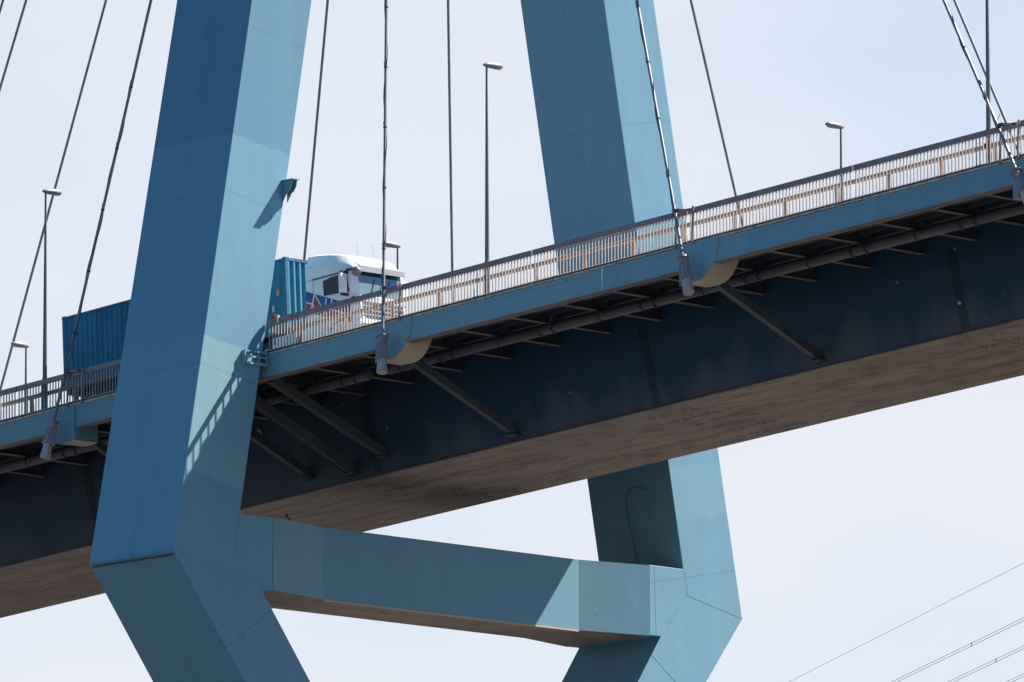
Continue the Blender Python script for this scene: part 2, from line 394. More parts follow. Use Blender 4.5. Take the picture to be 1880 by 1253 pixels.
# longitudinal stiffeners under the cantilever
for y in (.95, 1.65, 2.35, 3.05, 3.75, 4.45):
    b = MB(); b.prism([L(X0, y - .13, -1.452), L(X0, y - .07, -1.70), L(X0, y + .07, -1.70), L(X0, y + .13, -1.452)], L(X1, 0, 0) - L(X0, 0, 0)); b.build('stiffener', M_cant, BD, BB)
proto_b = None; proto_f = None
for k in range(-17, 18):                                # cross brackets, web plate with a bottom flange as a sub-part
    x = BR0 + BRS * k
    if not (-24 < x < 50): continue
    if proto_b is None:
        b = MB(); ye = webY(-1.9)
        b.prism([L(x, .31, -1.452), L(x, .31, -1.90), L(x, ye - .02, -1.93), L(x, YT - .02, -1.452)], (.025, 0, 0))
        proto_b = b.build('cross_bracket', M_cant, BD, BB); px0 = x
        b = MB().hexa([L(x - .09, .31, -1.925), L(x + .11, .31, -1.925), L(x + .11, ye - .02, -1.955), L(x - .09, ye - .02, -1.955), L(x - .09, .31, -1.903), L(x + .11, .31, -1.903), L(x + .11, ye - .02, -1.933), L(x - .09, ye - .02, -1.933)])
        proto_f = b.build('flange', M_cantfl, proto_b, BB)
    else:
        o = proto_b.copy(); COL.objects.link(o); o.location = Vector((x - px0, 0, G * (x - px0)))
        c = proto_f.copy(); COL.objects.link(c); c.parent = o
# anchor housings, struts
ANC = (-10.95, 6.45, 21.6, 36.9)
for xa in ANC:
    s = -1 if xa < -2 else 1
    prof = [(-.62, -1.20), (-.62, -2.50), (.02, -2.52)]
    for t in range(1, 9):
        a = math.pi / 2 * t / 8
        prof.append((.02 + 1.08 * math.sin(a), -1.20 - 1.32 * math.cos(a)))
    n = len(prof)
    o1 = [L(xa + s * px, -.045, pz) for px, pz in prof]; o2 = [L(xa + s * px, 1.05, pz) for px, pz in prof]
    b = MB(); b.poly(o1 + o2, [tuple(range(n)), tuple(range(n, 2 * n))[::-1]] + [(n - 1, 0, n, 2 * n - 1)])
    b.poly([o1[0], o1[1], o2[1], o2[0]], [(0, 1, 2, 3)])
    b.cm = 1
    for i in range(1, n - 1): b.poly([o1[i], o1[i + 1], o2[i + 1], o2[i]], [(0, 1, 2, 3)])
    b.build('anchor_housing', [M_fascia, M_saddle_u], BD, BB, smooth=40)
def strut(x, ya, za, yb_, zb_, w, h):
    b = MB(); p, q = L(x, ya, za), L(x, yb_, zb_); b.beam(p, q, w, h, (1, 0, 0)); b.cm = 0
    d = (q - p).normalized()
    for e in (-1, 1): b.beam(p + Vector((e * w * .5, 0, 0)), q + Vector((e * w * .5, 0, 0)), h * 1.25, .02, (1, 0, 0))
    b.box((x - .22, yb_ - .25, zb_ - .16), (x + .22, yb_ + .12, zb_ - .10), L)
    return b.build('strut', M_strut, BD, BB)
for xa in (-10.95, 6.25, 21.35, 36.6): strut(xa + (0 if xa > 0 else .2), 1.0, -2.30, 6.0, -4.40, .26, .22)
strut(-.47, .6, -1.92, 6.0, -4.05, .30, .24); strut(-2.2, .7, -2.05, 6.0, -4.36, .30, .30); strut(-4.47, .7, -1.85, 6.0, -4.15, .28, .24)
# bolted web splices
for xs in (-16.2, -1.0, 13.25, 28.1, 43.4):
    b = MB()
    def wp(x, z, o): y = webY(z); return L(x, y - o, z)
    b.hexa([wp(xs - .19, -4.62, .0), wp(xs + .19, -4.62, .0), wp(xs + .19, -4.62, .015), wp(xs - .19, -4.62, .015), wp(xs - .19, -1.97, .0), wp(xs + .19, -1.97, .0), wp(xs + .19, -1.97, .015), wp(xs - .19, -1.97, .015)])
    b.cm = 1
    for cx in (-.14, -.05, .05, .14):
        z = -4.56
        while z < -2.0:
            b.beam(wp(xs + cx, z, .014), wp(xs + cx, z, .045), .045, .045); z += .085
    b.build('splice_plate', [M_web, M_dark], BD, BB)
M_bolt = mat('bolt_brown', (.13, .09, .07), .8)
# bolt groups on the underside
for xs in (-16.6, -1.2, 13.05, 27.9, 43):
    for y in (7.15, 8.25, 11.0, 12.1):
        for i in (-1, 1):
            b = MB(); cx0 = xs + i * .75
            gx = [-.36] + sum([[(j - 2) * .15 - .016, (j - 2) * .15 + .016] for j in range(5)], []) + [.36]
            gy = [-.22] + sum([[(q - 1) * .16 - .016, (q - 1) * .16 + .016] for q in range(3)], []) + [.22]
            hz = lambda u, v: ZG - (.062 if (0 <= u < 11 and 0 <= v < 7 and u % 2 and v % 2 and (u // 2 + v // 2) % 4 != 3) else .044)
            for u in range(11):
                for v in range(7):
                    z = hz(u, v); X0_, X1_, Y0_, Y1_ = cx0 + gx[u], cx0 + gx[u + 1], y + gy[v], y + gy[v + 1]
                    b.poly([L(X0_, Y0_, z), L(X1_, Y0_, z), L(X1_, Y1_, z), L(X0_, Y1_, z)], [(0, 1, 2, 3)]); b.m[-1] = 1 if z < ZG - .05 else 0
                    if z < ZG - .05:
                        zz = ZG - .044
                        for (ax, ay), (bx, by) in (((X0_, Y0_), (X1_, Y0_)), ((X1_, Y0_), (X1_, Y1_)), ((X1_, Y1_), (X0_, Y1_)), ((X0_, Y1_), (X0_, Y0_))):
                            b.poly([L(ax, ay, z), L(bx, by, z), L(bx, by, zz), L(ax, ay, zz)], [(0, 1, 2, 3)]); b.m[-1] = 1
            b.build('bolt_group', [M_under, M_bolt], BD, BB)

# drain pipe under the cantilever
YP, ZP = 2.5, -2.12
dp = thing('drain_pipe', L(5, YP, ZP), 'long grey drain pipe with collars slung below the deck cantilever', 'pipe'); DB = dp.location.copy()
b = MB().tube([L(x, YP, ZP) for x in (-30, -10, 2.6)] , .17, 14); b.tube([L(x, YP, ZP) for x in (3.6, 20, 55)], .17, 14); b.build('pipe', M_pipe, dp, DB, smooth=40)
for i, xk in enumerate([BR0 + BRS * k for k in range(-11, 18)]):
    if 2.4 < xk < 3.7 or not (-20 < xk < 48): continue
    for off, r, wd in ((-.35, .215, .07), (.30, .215, .07)) if i % 2 else ((.1, .2, .05),):
        b = MB().tube([L(xk + off - wd / 2, YP, ZP), L(xk + off + wd / 2, YP, ZP)], r, 14); b.build('collar', M_cant, dp, DB, smooth=40)
    b = MB().box((xk + .35, YP - .03, ZP + .16), (xk + .42, YP + .03, -1.46), L); b.box((xk + .35, YP - .22, ZP - .02), (xk + .42, YP + .22, ZP + .03), L); b.build('hanger', M_cant, dp, DB)
for xo, nm in ((11.9, 'a'), (-13.2, 'b')):
    b = MB().tube([L(xo, YP, ZP + .1), L(xo, YP, ZP + .42), L(xo - .1, YP - .1, ZP + .52), L(xo - 1.0, YP - .7, ZP + .55)], [.11, .11, .11, .13], 10); b.build('inlet', M_pipe, dp, DB, smooth=40)

# round lamps on the girder web
for i, (x, z, lab) in enumerate(((-6.6, -2.28, 'small round white lamp on the dark girder web beside the near tower leg'), (28.1, -3.75, 'small round pale lamp on the dark girder web towards the right end'))):
    p = L(x, webY(z), z); t = thing('wall_lamp', p, lab, 'wall lamp')
    r = .13 if i == 0 else .07
    MB().tube([p + Vector((0, 0, 0)), p + Vector((0, -.08, 0))], r, 14).build('housing', M_steel, t, p, smooth=40)
    MB().ell(p + Vector((0, -.08, 0)), (r * .85, .07, r * .85), 14, 8).build('globe', mat('globe_glass', (.45, .55, .55), .2), t, p, smooth=60)
# hook under the girder beside the pylon
p = Vector((-8.011, 8.048, -5.206))
b = MB().tube([p, p + Vector((.02, 0, -.10)), p + Vector((.10, .03, -.19)), p + Vector((.17, .04, -.20))], [.03, .035, .03, .02], 8)
tag(b.build('cable_hook', M_dark, None, p), 'small dark hook hanging under the girder next to the near leg', 'hook')

# ------------------------------------------------------------------ railings
SP = .157
bal_mesh = None
secs = [(-27.0, -20.9, 'far left stretch of bridge railing at the edge of the view'), (-20.85, -13.6, 'grey railing left of the leftmost near stay cable, crossed by a lamp post'),
        (-13.55, -4.62, 'grey railing in front of the blue container, between left stay cable and tower leg'), (.06, 6.0, 'railing in front of the white truck cab, starting at the tower leg'),
        (6.05, 13.6, 'railing right of the truck, with the middle tall lamp post behind it'), (13.65, 21.2, 'railing crossing in front of the far tower leg'),
        (21.25, 29.0, 'railing just right of the second stay cable right of the tower, sky behind'), (29.05, 36.5, 'railing left of the rightmost stay cable, short lamp behind it'), (36.55, 44.0, 'railing at the right edge of the view beyond the rightmost stay cable')]
for (xa, xb, lab) in secs:
    base = L(xa, 0, -1.16); t = thing('bridge_railing', base, lab, 'railing', 'railing sections along the near edge of the bridge')
    MB().box((xa, -.05, -.185), (xb, .06, 0), L).build('top_rail', M_rail, t, base, bevel=.008)
    MB().box((xa, -.05, -1.162), (xb, .07, -1.115), L).build('bottom_rail', M_dark, t, base)
    n = int((xb - xa) / SP)
    for i in range(n):
        x = xa + SP * (i + .5)
        if bal_mesh is None:
            q = L(x, 0, -1.16); o = MB().box((x - .013, -.02, -1.115), (x + .013, .02, -.185), L).build('baluster', M_bal, t, q); bal_mesh = o.data
        else:
            o = bpy.data.objects.new('baluster', bal_mesh); COL.objects.link(o); o.parent = t
        o.location = L(x, 0, -1.16) - base
# crash barrier behind the railing
GY = .72
bars = [(-27, -16, 'brown steel crash barrier behind the railing at the left edge'), (-15.95, -4.8, 'brown crash barrier before the blue container, left of the tower leg'), (.3, 11.6, 'brown crash barrier in front of the truck cab'),
        (11.65, 23, 'brown crash barrier behind the railing in the middle of the bridge'), (23.05, 34.3, 'brown crash barrier seen against sky, right of the second stay cable'), (34.35, 46, 'brown crash barrier at the right edge of the view')]
for (xa, xb, lab) in bars:
    base = L(xa, GY, -1.04); t = thing('crash_barrier', base, lab, 'crash barrier', 'crash barriers beside the roadway')
    prof = [(GY - .05, -.40), (GY - .09, -.36), (GY - .09, -.30), (GY - .05, -.26), (GY + .0, -.24), (GY + .02, -.26), (GY - .03, -.33), (GY + .02, -.40)]
    MB().prism([L(xa, y, z) for y, z in prof], L(xb, 0, 0) - L(xa, 0, 0)).build('beam', M_guard, t, base)
    x = math.ceil((xa + .2 - 10.55) / 2.42) * 2.42 + 10.55
    while x < xb - .1:
        b = MB(); b.prism([L(x - .07, GY + .02, -1.045), L(x + .07, GY + .02, -1.045), L(x + .06, GY - .02, -.36), L(x - .06, GY - .02, -.36)], (0, .09, 0)); b.build('post', M_guard, t, base); x += 2.42

# ------------------------------------------------------------------ street lamps
def lamp(x, y, s, lab, grp):
    z0 = -1.05; base = L(x, y, z0); H = 6.93 - z0
    t = thing('street_lamp', base, lab, 'street lamp', grp)
    b = MB(); b.tube([base, base + Vector((0, 0, 1.15)), base + Vector((0, 0, 1.2))], [.105, .10, .085], 12); b.build('pole_base', M_pole, t, base, smooth=40)
    b = MB(); b.tube([base + Vector((0, 0, 1.2)), base + Vector((0, 0, H))], [.082, .036], 12); b.build('pole', M_pole, t, base, smooth=40)
    b = MB().box((x - .11, y - .012 - .105, L(x, y, z0).z + .55), (x + .11, y + .105, L(x, y, z0).z + .70)); b.build('clamp_band', M_dark, t, base)
    c = base + Vector((0, s * .30, H + .06))
    def shp(p):
        u = (p.y - c.y) * s                             # -.5 behind .. +.5 in front of the pole
        k = 1 - .25 * max(0, -u) ; q = p.copy(); q.z = c.z + (p.z - c.z) * (1.0 if p.z > c.z else .75) * k + .03 * u; q.x = c.x + (p.x - c.x) * (1 + .3 * u)
        return q
    h = MB().ell(c, (.13, .47, .135), 16, 12, shp).build('lamp_head', M_head, t, base, smooth=60)
    MB().ell(c + Vector((0, s * .16, -.055)), (.09, .25, .055), 12, 8).build('lens', M_lens, h, base, smooth=60)
    MB().tube([c + Vector((-.05, 0, 0)), c + Vector((.05, 0, 0))], .02, 6)
LX = (-12.46, 10.97, 34.85)
nlab = ('tall lamp post at the railing left of the container', 'tall lamp post in the middle of the sky, its lamp head showing', 'tall lamp post at the right edge, cut off by the top of the frame')
flab = ('small far lamp low behind the railing at the left edge', 'small far lamp peeping above the white truck cab', 'small far lamp standing above the railing on the right')
for x, lb in zip(LX, nlab): lamp(x, .35, 1, lb, 'street lamps along the bridge')
for x, lb in zip((-34.0, LX[0], LX[1]), flab): lamp(x, 17.55, -1, lb, 'street lamps along the bridge')

# ------------------------------------------------------------------ stay cables
MX, MY = -2.15, 9.43
def stay(x, near, zt, lab, kink=True):
    ya = -.46 if near else 19.35
    top = Vector((MX + (-1.22 if near and 6 < x < 7 else 0), MY, zt)); d0 = L(x, ya, -1.75)
    base = L(x, ya, -3.0)
    t = thing('stay_cable', base, lab, 'stay cable', 'stay cables of the bridge')
    if near:
        kp = L(x, ya, -.05) + (top - d0) * (1.0 / (top - d0).length) * .0
        dirn = (top - d0).normalized()
        k = d0 + dirn * 1.75; k.y += .02
        pts = [d0 + dirn * .05, k, top]
        MB().tube(pts, [.060, .055, .050], 10).build('cable', M_cable, t, base, smooth=50)
        dn = ((d0 - k).normalized() - dirn).normalized()
        # socket: collar, skirt with ribs, end cylinder
        a0 = d0 - dn * .02
        b = MB().tube([a0, a0 + dn * .06], .21, 14); b.tube([a0 + dn * .06, a0 + dn * .26], .155, 14); b.tube([a0 + dn * .26, a0 + dn * .31], .18, 14); b.build('collar', M_socket, t, base, smooth=40)
        b = MB().tube([a0 + dn * .31, a0 + dn * .84], [.15, .205], 14)
        ux = dn.cross(Vector((0, 1, 0))).normalized(); uy = dn.cross(ux).normalized()
        for q in range(6):
            an = q * math.pi / 3; r = ux * math.cos(an) + uy * math.sin(an)
            b.beam(a0 + dn * .30 + r * .155, a0 + dn * .86 + r * .215, .045, .05, uy)
        b.tube([a0 + dn * .84, a0 + dn * .90], .235, 14); b.build('socket', M_socket, t, base, smooth=40)
        b = MB().tube([a0 + dn * .90, a0 + dn * 1.30], .172, 16); b.tube([a0 + dn * 1.22, a0 + dn * 1.40], .192, 16); b.build('end_cap', M_steel, t, base, smooth=40)
        b = MB()
        for e in (-.16, -.24): b.tube([a0 + dn * .35 + ux * e * .9 * (1 if x > MX else -1) - uy * .0, a0 + dn * .95 + ux * e * 1.35 * (1 if x > MX else -1)], .035, 8)
        b.build('sleeve_pipe', M_socket, t, base, smooth=40)
        # loose inspection rope wound on the lower part, with ties
        u = (top - k).normalized(); n1 = u.cross(Vector((0, 1, 0))).normalized(); n2 = u.cross(n1)
        pth = []; tot = 11.0
        for i in range(90):
            q = i / 89; th = q * 2 * math.pi * 3.2
            pth.append(k + u * (q * tot) + (n1 * math.cos(th) + n2 * math.sin(th)) * (.055 + .010 * abs(math.sin(th * .37 + x))))
        MB().tube(pth, .014, 6).build('rope', M_rope, t, base, smooth=60)
        for i in range(5):
            c = k + u * (1.5 + i * 2.3)
            b = MB().tube([c, c + u * .05], .072, 8); b.tube([c + n1 * .06, c + n1 * .10 + u * .26], .010, 5); b.build('tie', M_rope, t, base)
    else:
        MB().tube([d0, top], .052, 8).build('cable', M_cable, t, base, smooth=50)
for x, zt, lab in ((-10.99, 57.2, 'leftmost near stay cable, rising in front of the blue container to the tower'), (6.53, 57.4, 'near stay cable running straight up past the white truck cab'),
                   (21.42, 58.3, 'near stay cable crossing the lit face of the far tower leg'), (36.86, 59.1, 'near stay cable at the right edge, the left of two slanting together')): stay(x, True, zt, lab)
for x, zt, lab in ((-41.15, 56.7, 'thin far stay cable slanting behind the tall lamp post on the left'), (-47.6, 63.1, 'thin far stay cable cutting the upper left corner'), (-49.3, 65.6, 'short bit of far stay cable in the very top left corner'),
                   (-21.05, 51.7, 'thin far stay cable just right of the near tower leg, behind the truck cab'), (-11.24, 81.6, 'thin vertical far stay cable between truck cab and middle lamp post'),
                   (6.1, 57.1, 'thin far stay cable right of the far tower leg, against the sky'), (21.37, 60.6, 'thin far stay cable at the right edge, the right of two slanting together')): stay(x, False, zt, lab)
# guide frames beside the near cables
for xa, lab in zip(ANC, ('dark two-post cable guide on the railing before the container', 'dark two-post cable guide with blue and orange strap before the truck cab', 'dark two-post cable guide on the railing near the far tower leg', 'dark two-post cable guide on the railing at the right edge')):
    sh = {-10.95: .55, 6.45: .02, 21.6: -.62, 36.9: -.85}[xa]; xa0 = xa; xa = xa + sh
    base = L(xa, -.12, -1.2); t = thing('cable_guide', base, lab, 'cable guide', 'cable guide frames on the railing')
    s = 1
    for dx in (-.28, .52):
        MB().beam(L(xa + dx, -.10, -1.26), L(xa + dx + .10, -.14, .02), .05, .06, (1, 0, 0)).build('post', M_rail, t, base)
    MB().beam(L(xa - .22, -.20, .0), L(xa + .02, -.24, -.03), .08, .11, (0, 0, 1)).build('clamp', M_dark, t, base)
    b = MB(); b.beam(L(xa + .0, -.24, -.02), L(xa + .36, -.17, -.07), .05, .06); b.cm = 1; b.beam(L(xa + .36, -.17, -.07), L(xa + .52, -.16, -.08), .05, .065)
    b.build('strap', [M_sblue if 0 < xa0 < 20 else M_rail, M_orange if 0 < xa0 < 20 else M_dark], t, base)
    b = MB(); b.tube([L(xa - .15, -.2, .35), L(xa - .34, -.2, .02), L(xa - .26, -.2, -.22)], .014, 6); b.build('loop', M_rope, t, base)
# orange beacon and white clip on the railing end
p = L(.30, .12, .0)
t = thing('beacon', p, 'small orange beacon on the railing end beside the near tower leg', 'beacon')
MB().tube([p, p + Vector((0, 0, .05)), p + Vector((0, 0, .14)), p + Vector((0, 0, .16))], [.10, .17, .17, .08], 14).build('dome', M_orange, t, p, smooth=40)
MB().tube([p + Vector((0, 0, -.9)), p], .04, 8).build('stem', M_rail, t, p)
p = L(.68, -.06, -.1)
tag(MB().box((.63, -.10, -.205), (.71, -.052, .035), L).build('rail_clip', M_white, None, p, bevel=.01), 'small white clip on the top rail by the tower leg', 'clip')

# ------------------------------------------------------------------ power lines
dv = Vector((.861, -.509, 0)).normalized(); hn = Vector((-dv.y, dv.x, 0))
def wires(p, n, sep, lab, r, spc=()):
    base = Vector(p); t = thing('power_line', base, lab, 'power line', 'power lines beyond the bridge' if n == 2 else None)
    for i in range(n):
        o = Vector((0, 0, -sep * i))
        MB().tube([base + o + dv * s for s in (-900, -300, 0, 60, 200)], r, 6).build('conductor', M_wire, t, base, smooth=60)
    for s in spc:
        c = base + dv * s; MB().beam(c + Vector((0, 0, .03)), c + Vector((0, 0, -sep - .03)), .03, .03, (1, 0, 0)).build('spacer', M_dark, t, base)
wires((-42.292, 82.303, 3.491), 1, 0, 'single thin overhead wire crossing the sky at the lower right', .010)
wires((-54.978, 95.503, 3.491), 2, .135, 'upper double power line in the lower right corner', .013, (-9.2,))
wires((-61.961, 102.77, 3.491), 2, .135, 'middle double power line in the lower right corner', .013, (-5.0,))
wires((-69.173, 110.274, 3.491), 2, .135, 'lowest double power line, in the extreme lower right corner', .013)

# ------------------------------------------------------------------ truck, trailer, container
XF = -.97; YN = 1.90; ZR = -1.20
TO = L(XF, YN, ZR); TR = -math.atan(G)
def rig(name, lab, cat):
    t = thing(name, TO, lab, cat); t.rotation_euler = (0, TR, 0); return t
O0 = (0, 0, 0)
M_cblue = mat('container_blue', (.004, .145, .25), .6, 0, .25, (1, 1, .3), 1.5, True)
M_cfront_lit = mat('container_front_lit_blue', (.05, .25, .36), .6, 0, .15, (1, 1, .3), 1.5, True)  # container paint lightened on the front panel to paint in sunlight
M_cfrm = mat('container_frame', (.02, .12, .22), .5, 0, .3, (1, 1, 1), 3, True)
M_tw = mat('truck_white', (.78, .78, .78), .25, 0, .03, (1, 1, 1), 1, True)
M_tgrey = mat('truck_trim_grey', (.42, .43, .45), .4, 0, .05, (1, 1, 1), 1, True)
M_tblk = mat('truck_black_trim', (.02, .02, .028), .45, 0, .1, (1, 1, 1), 1, True)
M_mgrey = mat('mirror_shell_grey', (.16, .16, .17), .4, 0, .05, (1, 1, 1), 1, True)
M_tblue = mat('livery_blue', (.01, .055, .25), .3, 0, .04, (1, 1, 1), 1, True)
M_tred = mat('livery_red', (.42, .025, .035), .3, 0, .04, (1, 1, 1), 1, True)
M_tyre = mat('tyre_rubber', (.02, .02, .02), .85, 0, .2, (1, 1, 1), 4, True)
M_rim = mat('wheel_rim', (.4, .4, .42), .4, .5, .1, (1, 1, 1), 3, True)
M_vis = mat('sun_visor', (.27, .26, .28), .25, 0, .05, (1, 1, 1), 1, True)
M_glass = bpy.data.materials.new('windscreen_glass'); M_glass.use_nodes = True
gb = M_glass.node_tree.nodes['Principled BSDF']; gb.inputs['Base Color'].default_value = (.13, .20, .22, 1); gb.inputs['Roughness'].default_value = .06; gb.inputs['Specular IOR Level'].default_value = .9
M_tint = mat('tinted_band', (.012, .06, .075), .2, 0, .05, (1, 1, 1), 1, True)
M_wing = mat('side_window', (.012, .014, .02), .06, 0, .05, (1, 1, 1), 1, True)
def wheel(parent, x, y, r, wd, nm='wheel'):
    prof = [(r * .58, -wd / 2), (r * .93, -wd / 2), (r, -wd * .32), (r, wd * .32), (r * .93, wd / 2), (r * .58, wd / 2)]
    o = len(prof); n = 24; b = MB(); pts = []
    for i in range(n):
        a = 2 * math.pi * i / n
        for rr, yy in prof: pts.append((x + rr * math.cos(a), y + yy, r + rr * math.sin(a)))
    fs = []
    for i in range(n):
        for k in range(o):
            fs.append((i * o + k, ((i + 1) % n) * o + k, ((i + 1) % n) * o + (k + 1) % o, i * o + (k + 1) % o))
    b.poly(pts, fs); wv = b.build(nm, M_tyre, parent, O0, smooth=40)
    c = MB().tube([(x, y - wd * .38, r), (x, y + wd * .38, r)], r * .585, 20); c.tube([(x, y - wd * .5, r), (x, y + wd * .5, r)], r * .2, 12); c.build('rim', M_rim, wv, O0, smooth=40)
# container
CT = rig('shipping_container', 'long blue corrugated shipping container on the trailer behind the truck cab', 'container')
CL, CW, CB, CTP = 12.19, 2.44, 1.18, 3.905
def corr(length, depth, per):                           # trapezoid corrugation polyline (u, d)
    pts = []; u = 0
    while u < length - per * .99:
        pts += [(u, 0), (u + per * .26, 0), (u + per * .5, depth), (u + per * .76, depth)]; u += per
    pts.append((length, 0)); return pts
def corr_panel(fn, length, depth, per, z0, z1, name, mt):
    pts = corr(length, depth, per); b = MB(); n = len(pts)
    b.poly([fn(u, d, z0) for u, d in pts] + [fn(u, d, z1) for u, d in pts], [(i, i + 1, n + i + 1, n + i) for i in range(n - 1)])
    return b.build(name, mt, CT, O0)
corr_panel(lambda u, d, z: (-CL + .12 + u, .012 + d, z), CL - .24, .04, .276, CB + .15, CTP - .10, 'side_panel', M_cblue)
corr_panel(lambda u, d, z: (-CL + .12 + u, CW - .012 - d, z), CL - .24, .04, .276, CB + .15, CTP - .10, 'side_panel', M_cblue)
corr_panel(lambda u, d, z: (-.012 - d, .12 + u, z), CW - .24, .09, .275, CB + .15, CTP - .13, 'front_panel', M_cfront_lit)
b = MB().box((-CL + .05, .06, CTP - .03), (-.05, CW - .06, CTP - .012)); b.build('roof', M_cblue, CT, O0)
b = MB()
for x in (-CL, -.13):
    for y in (0, CW - .13): b.box((x, y, CB), (x + .13, y + .13, CTP - .05))
for y in (0, CW - .08): b.box((-CL + .13, y, CB), (-.13, y + .08, CB + .15)); b.box((-CL + .13, y, CTP - .10), (-.13, y + .07, CTP - .03))
for x in (-CL, -.08): b.box((x, .13, CB), (x + .08, CW - .13, CB + .15)); b.box((x, .13, CTP - .13), (x + .08, CW - .13, CTP - .02))
b.build('frame', M_cfrm, CT, O0)
for x in (-CL - .006, -.176):
    for y in (-.006, CW - .174):
        for z in (CB, CTP - .118): MB().box((x, y, z), (x + .182, y + .18, z + .118)).build('corner_casting', M_cfrm, CT, O0, bevel=.012)
for yy in (0,):
    b = MB()
    for i in range(2): b.box((-CL + .10, .45 + i * 1.2, CB + .2), (-CL + .02, .5 + i * 1.2, CTP - .2))
b = MB().box((-CL + .02, .13, CB + .15), (-CL + .05, CW - .13, CTP - .13)); b.build('rear_door', M_cblue, CT, O0)
b = MB()
for i in range(4): b.tube([(-CL - .01, .4 + i * .55, CB + .1), (-CL - .01, .4 + i * .55, CTP - .06)], .02, 6)
b.build('lock_bar', M_rim, CT, O0)
MB().box((-.52, -.003, 2.55), (-.38, .012, 2.80)).build('placard', mat('placard_orange', (.6, .22, .06), .5, 0, .2, (1, 1, 1), 4, True), CT, O0)
MB().box((-.78, -.003, 2.02), (-.66, .012, 2.24)).build('placard', M_tgrey, CT, O0)
b = MB()
for i in range(3): b.box((.001, .42 + i * .26, CTP - .085), (.006, .56 + i * .26, CTP - .045))
b.build('reflector_strip', M_tred, CT, O0)
# trailer
TL = rig('container_trailer', 'low container trailer under the blue container, mostly behind the railing', 'trailer')
b = MB()
for y in (.72, 1.58): b.box((-12.1, y, .80), (-.4, y + .14, 1.17))
for x in (-12.1, -9, -6, -3, -.6): b.box((x, .05, 1.00), (x + .18, 2.39, 1.165))
b.build('chassis', M_tblk, TL, O0)
for x in (-10.7, -9.4, -8.1):
    for y in (.22, 2.22): wheel(TL, x, y, .5, .36)
b = MB().box((-12.15, .1, .55), (-12.05, 2.34, .68)); b.build('bumper', M_tblk, TL, O0)
b = MB()
for y in (.35, 2.0): b.box((-3.3, y, .25), (-3.18, y + .12, 1.0))
b.build('landing_leg', M_tgrey, TL, O0)
# tractor unit
TT = rig('truck_tractor', 'white truck cab with blue and red side stripes hauling the blue container', 'truck')
CY = 1.20; HW = 1.20
def ring(x, hw, h1, top, inset, sh, zb=.55):
    half = [(hw, zb), (hw, 1.3), (hw, 1.9), (hw, 2.8), (hw, h1 - .04), (hw - .03, h1 + .01), (hw - .05 - inset * .8, h1 + (top - h1) * .70), (hw - .07 - inset, h1 + (top - h1) * .86), (hw - .18 - inset * 1.3, top - .02)]
    pts = [(-a, z) for a, z in half] + [(0, top)] + [(a, z) for a, z in half[::-1]]
    return [(x + sh * max(0, 2.85 - z), CY + a, z) for a, z in pts]
st = [ring(1.03, HW - .03, 3.30, 3.76, .06, -.01), ring(1.5, HW, 3.29, 3.72, .07, 0), ring(2.1, HW, 3.25, 3.64, .10, 0), ring(2.6, HW, 3.21, 3.55, .15, .0), ring(3.0, HW, 3.15, 3.45, .22, .01), ring(3.25, HW, 3.06, 3.34, .26, .03), ring(3.40, HW - .015, 2.97, 3.22, .28, .07), ring(3.50, HW - .06, 2.90, 3.10, .3, .10), ring(3.57, HW - .13, 2.87, 3.0, .3, .115)]
b = MB(); n = len(st[0])
for r in st: b.v += [Vector(p) for p in r]
for i in range(len(st) - 1):
    for k in range(n):
        b.f.append([i * n + k, i * n + (k + 1) % n, (i + 1) * n + (k + 1) % n, (i + 1) * n + k]); b.m.append(0)
b.f.append(list(range(n))); b.m.append(0); b.f.append([(len(st) - 1) * n + k for k in range(n)][::-1]); b.m.append(0)
b.build('cab', M_tw, TT, O0, smooth=20)
def fx(z): return 3.57 + .115 * max(0, 2.85 - z)        # front face
def fquad(y0, y1, z0, z1, off, name, mt, th=.02):
    b = MB().hexa([(fx(z0) + off - th, y0, z0), (fx(z0) + off, y0, z0), (fx(z0) + off, y1, z0), (fx(z0) + off - th, y1, z0), (fx(z1) + off - th, y0, z1), (fx(z1) + off, y0, z1), (fx(z1) + off, y1, z1), (fx(z1) + off - th, y1, z1)])
    return b.build(name, mt, TT, O0)
ws = fquad(CY - 1.05, CY + .98, 1.90, 2.80, .012, 'windscreen', M_glass)
fquad(CY - 1.03, CY + .96, 2.60, 2.795, .016, 'tinted_band', M_tint)
for y in (CY - .55, CY + .15):
    MB().beam((fx(1.93) + .035, y, 1.93), (fx(2.5) + .035, y + .25, 2.5), .02, .02).build('wiper', M_tblk, TT, O0)
b = MB(); vp = [(fx(2.9) - .02, 3.02), (fx(2.9) + .10, 2.99), (fx(2.9) + .20, 2.90), (fx(2.9) + .22, 2.70), (fx(2.9) + .20, 2.70), (fx(2.9) + .17, 2.89), (fx(2.9) + .08, 2.96), (fx(2.9) - .02, 2.98)]
b.prism([(x, CY - 1.10, z) for x, z in vp], (0, 2.12, 0)); b.build('sun_visor', M_vis, TT, O0, smooth=30)
MB().ell((fx(2.8) + .06, CY - 1.14, 2.72), (.18, .18, .18), 16, 10).build('ramp_mirror', M_mgrey, TT, O0, smooth=60)
fquad(CY - .95, CY + .95, 1.05, 1.62, .014, 'grille', M_tblk)
for i in range(3): fquad(CY - .98, CY + .98, 1.16 + i * .16, 1.19 + i * .16, .03, 'grille_bar', M_tgrey)
fquad(CY - 1.10, CY + 1.10, 1.66, 1.84, .02, 'front_panel', M_tgrey)
b = MB().box((3.05, CY - 1.25, .32), (3.86, CY + 1.25, .98)); b.build('bumper', M_tw, TT, O0, bevel=.08)
for y in (CY - .98, CY + .98): MB().box((3.80, y - .2, .60), (3.885, y + .2, .84)).build('headlight', M_glass, TT, O0, bevel=.03)
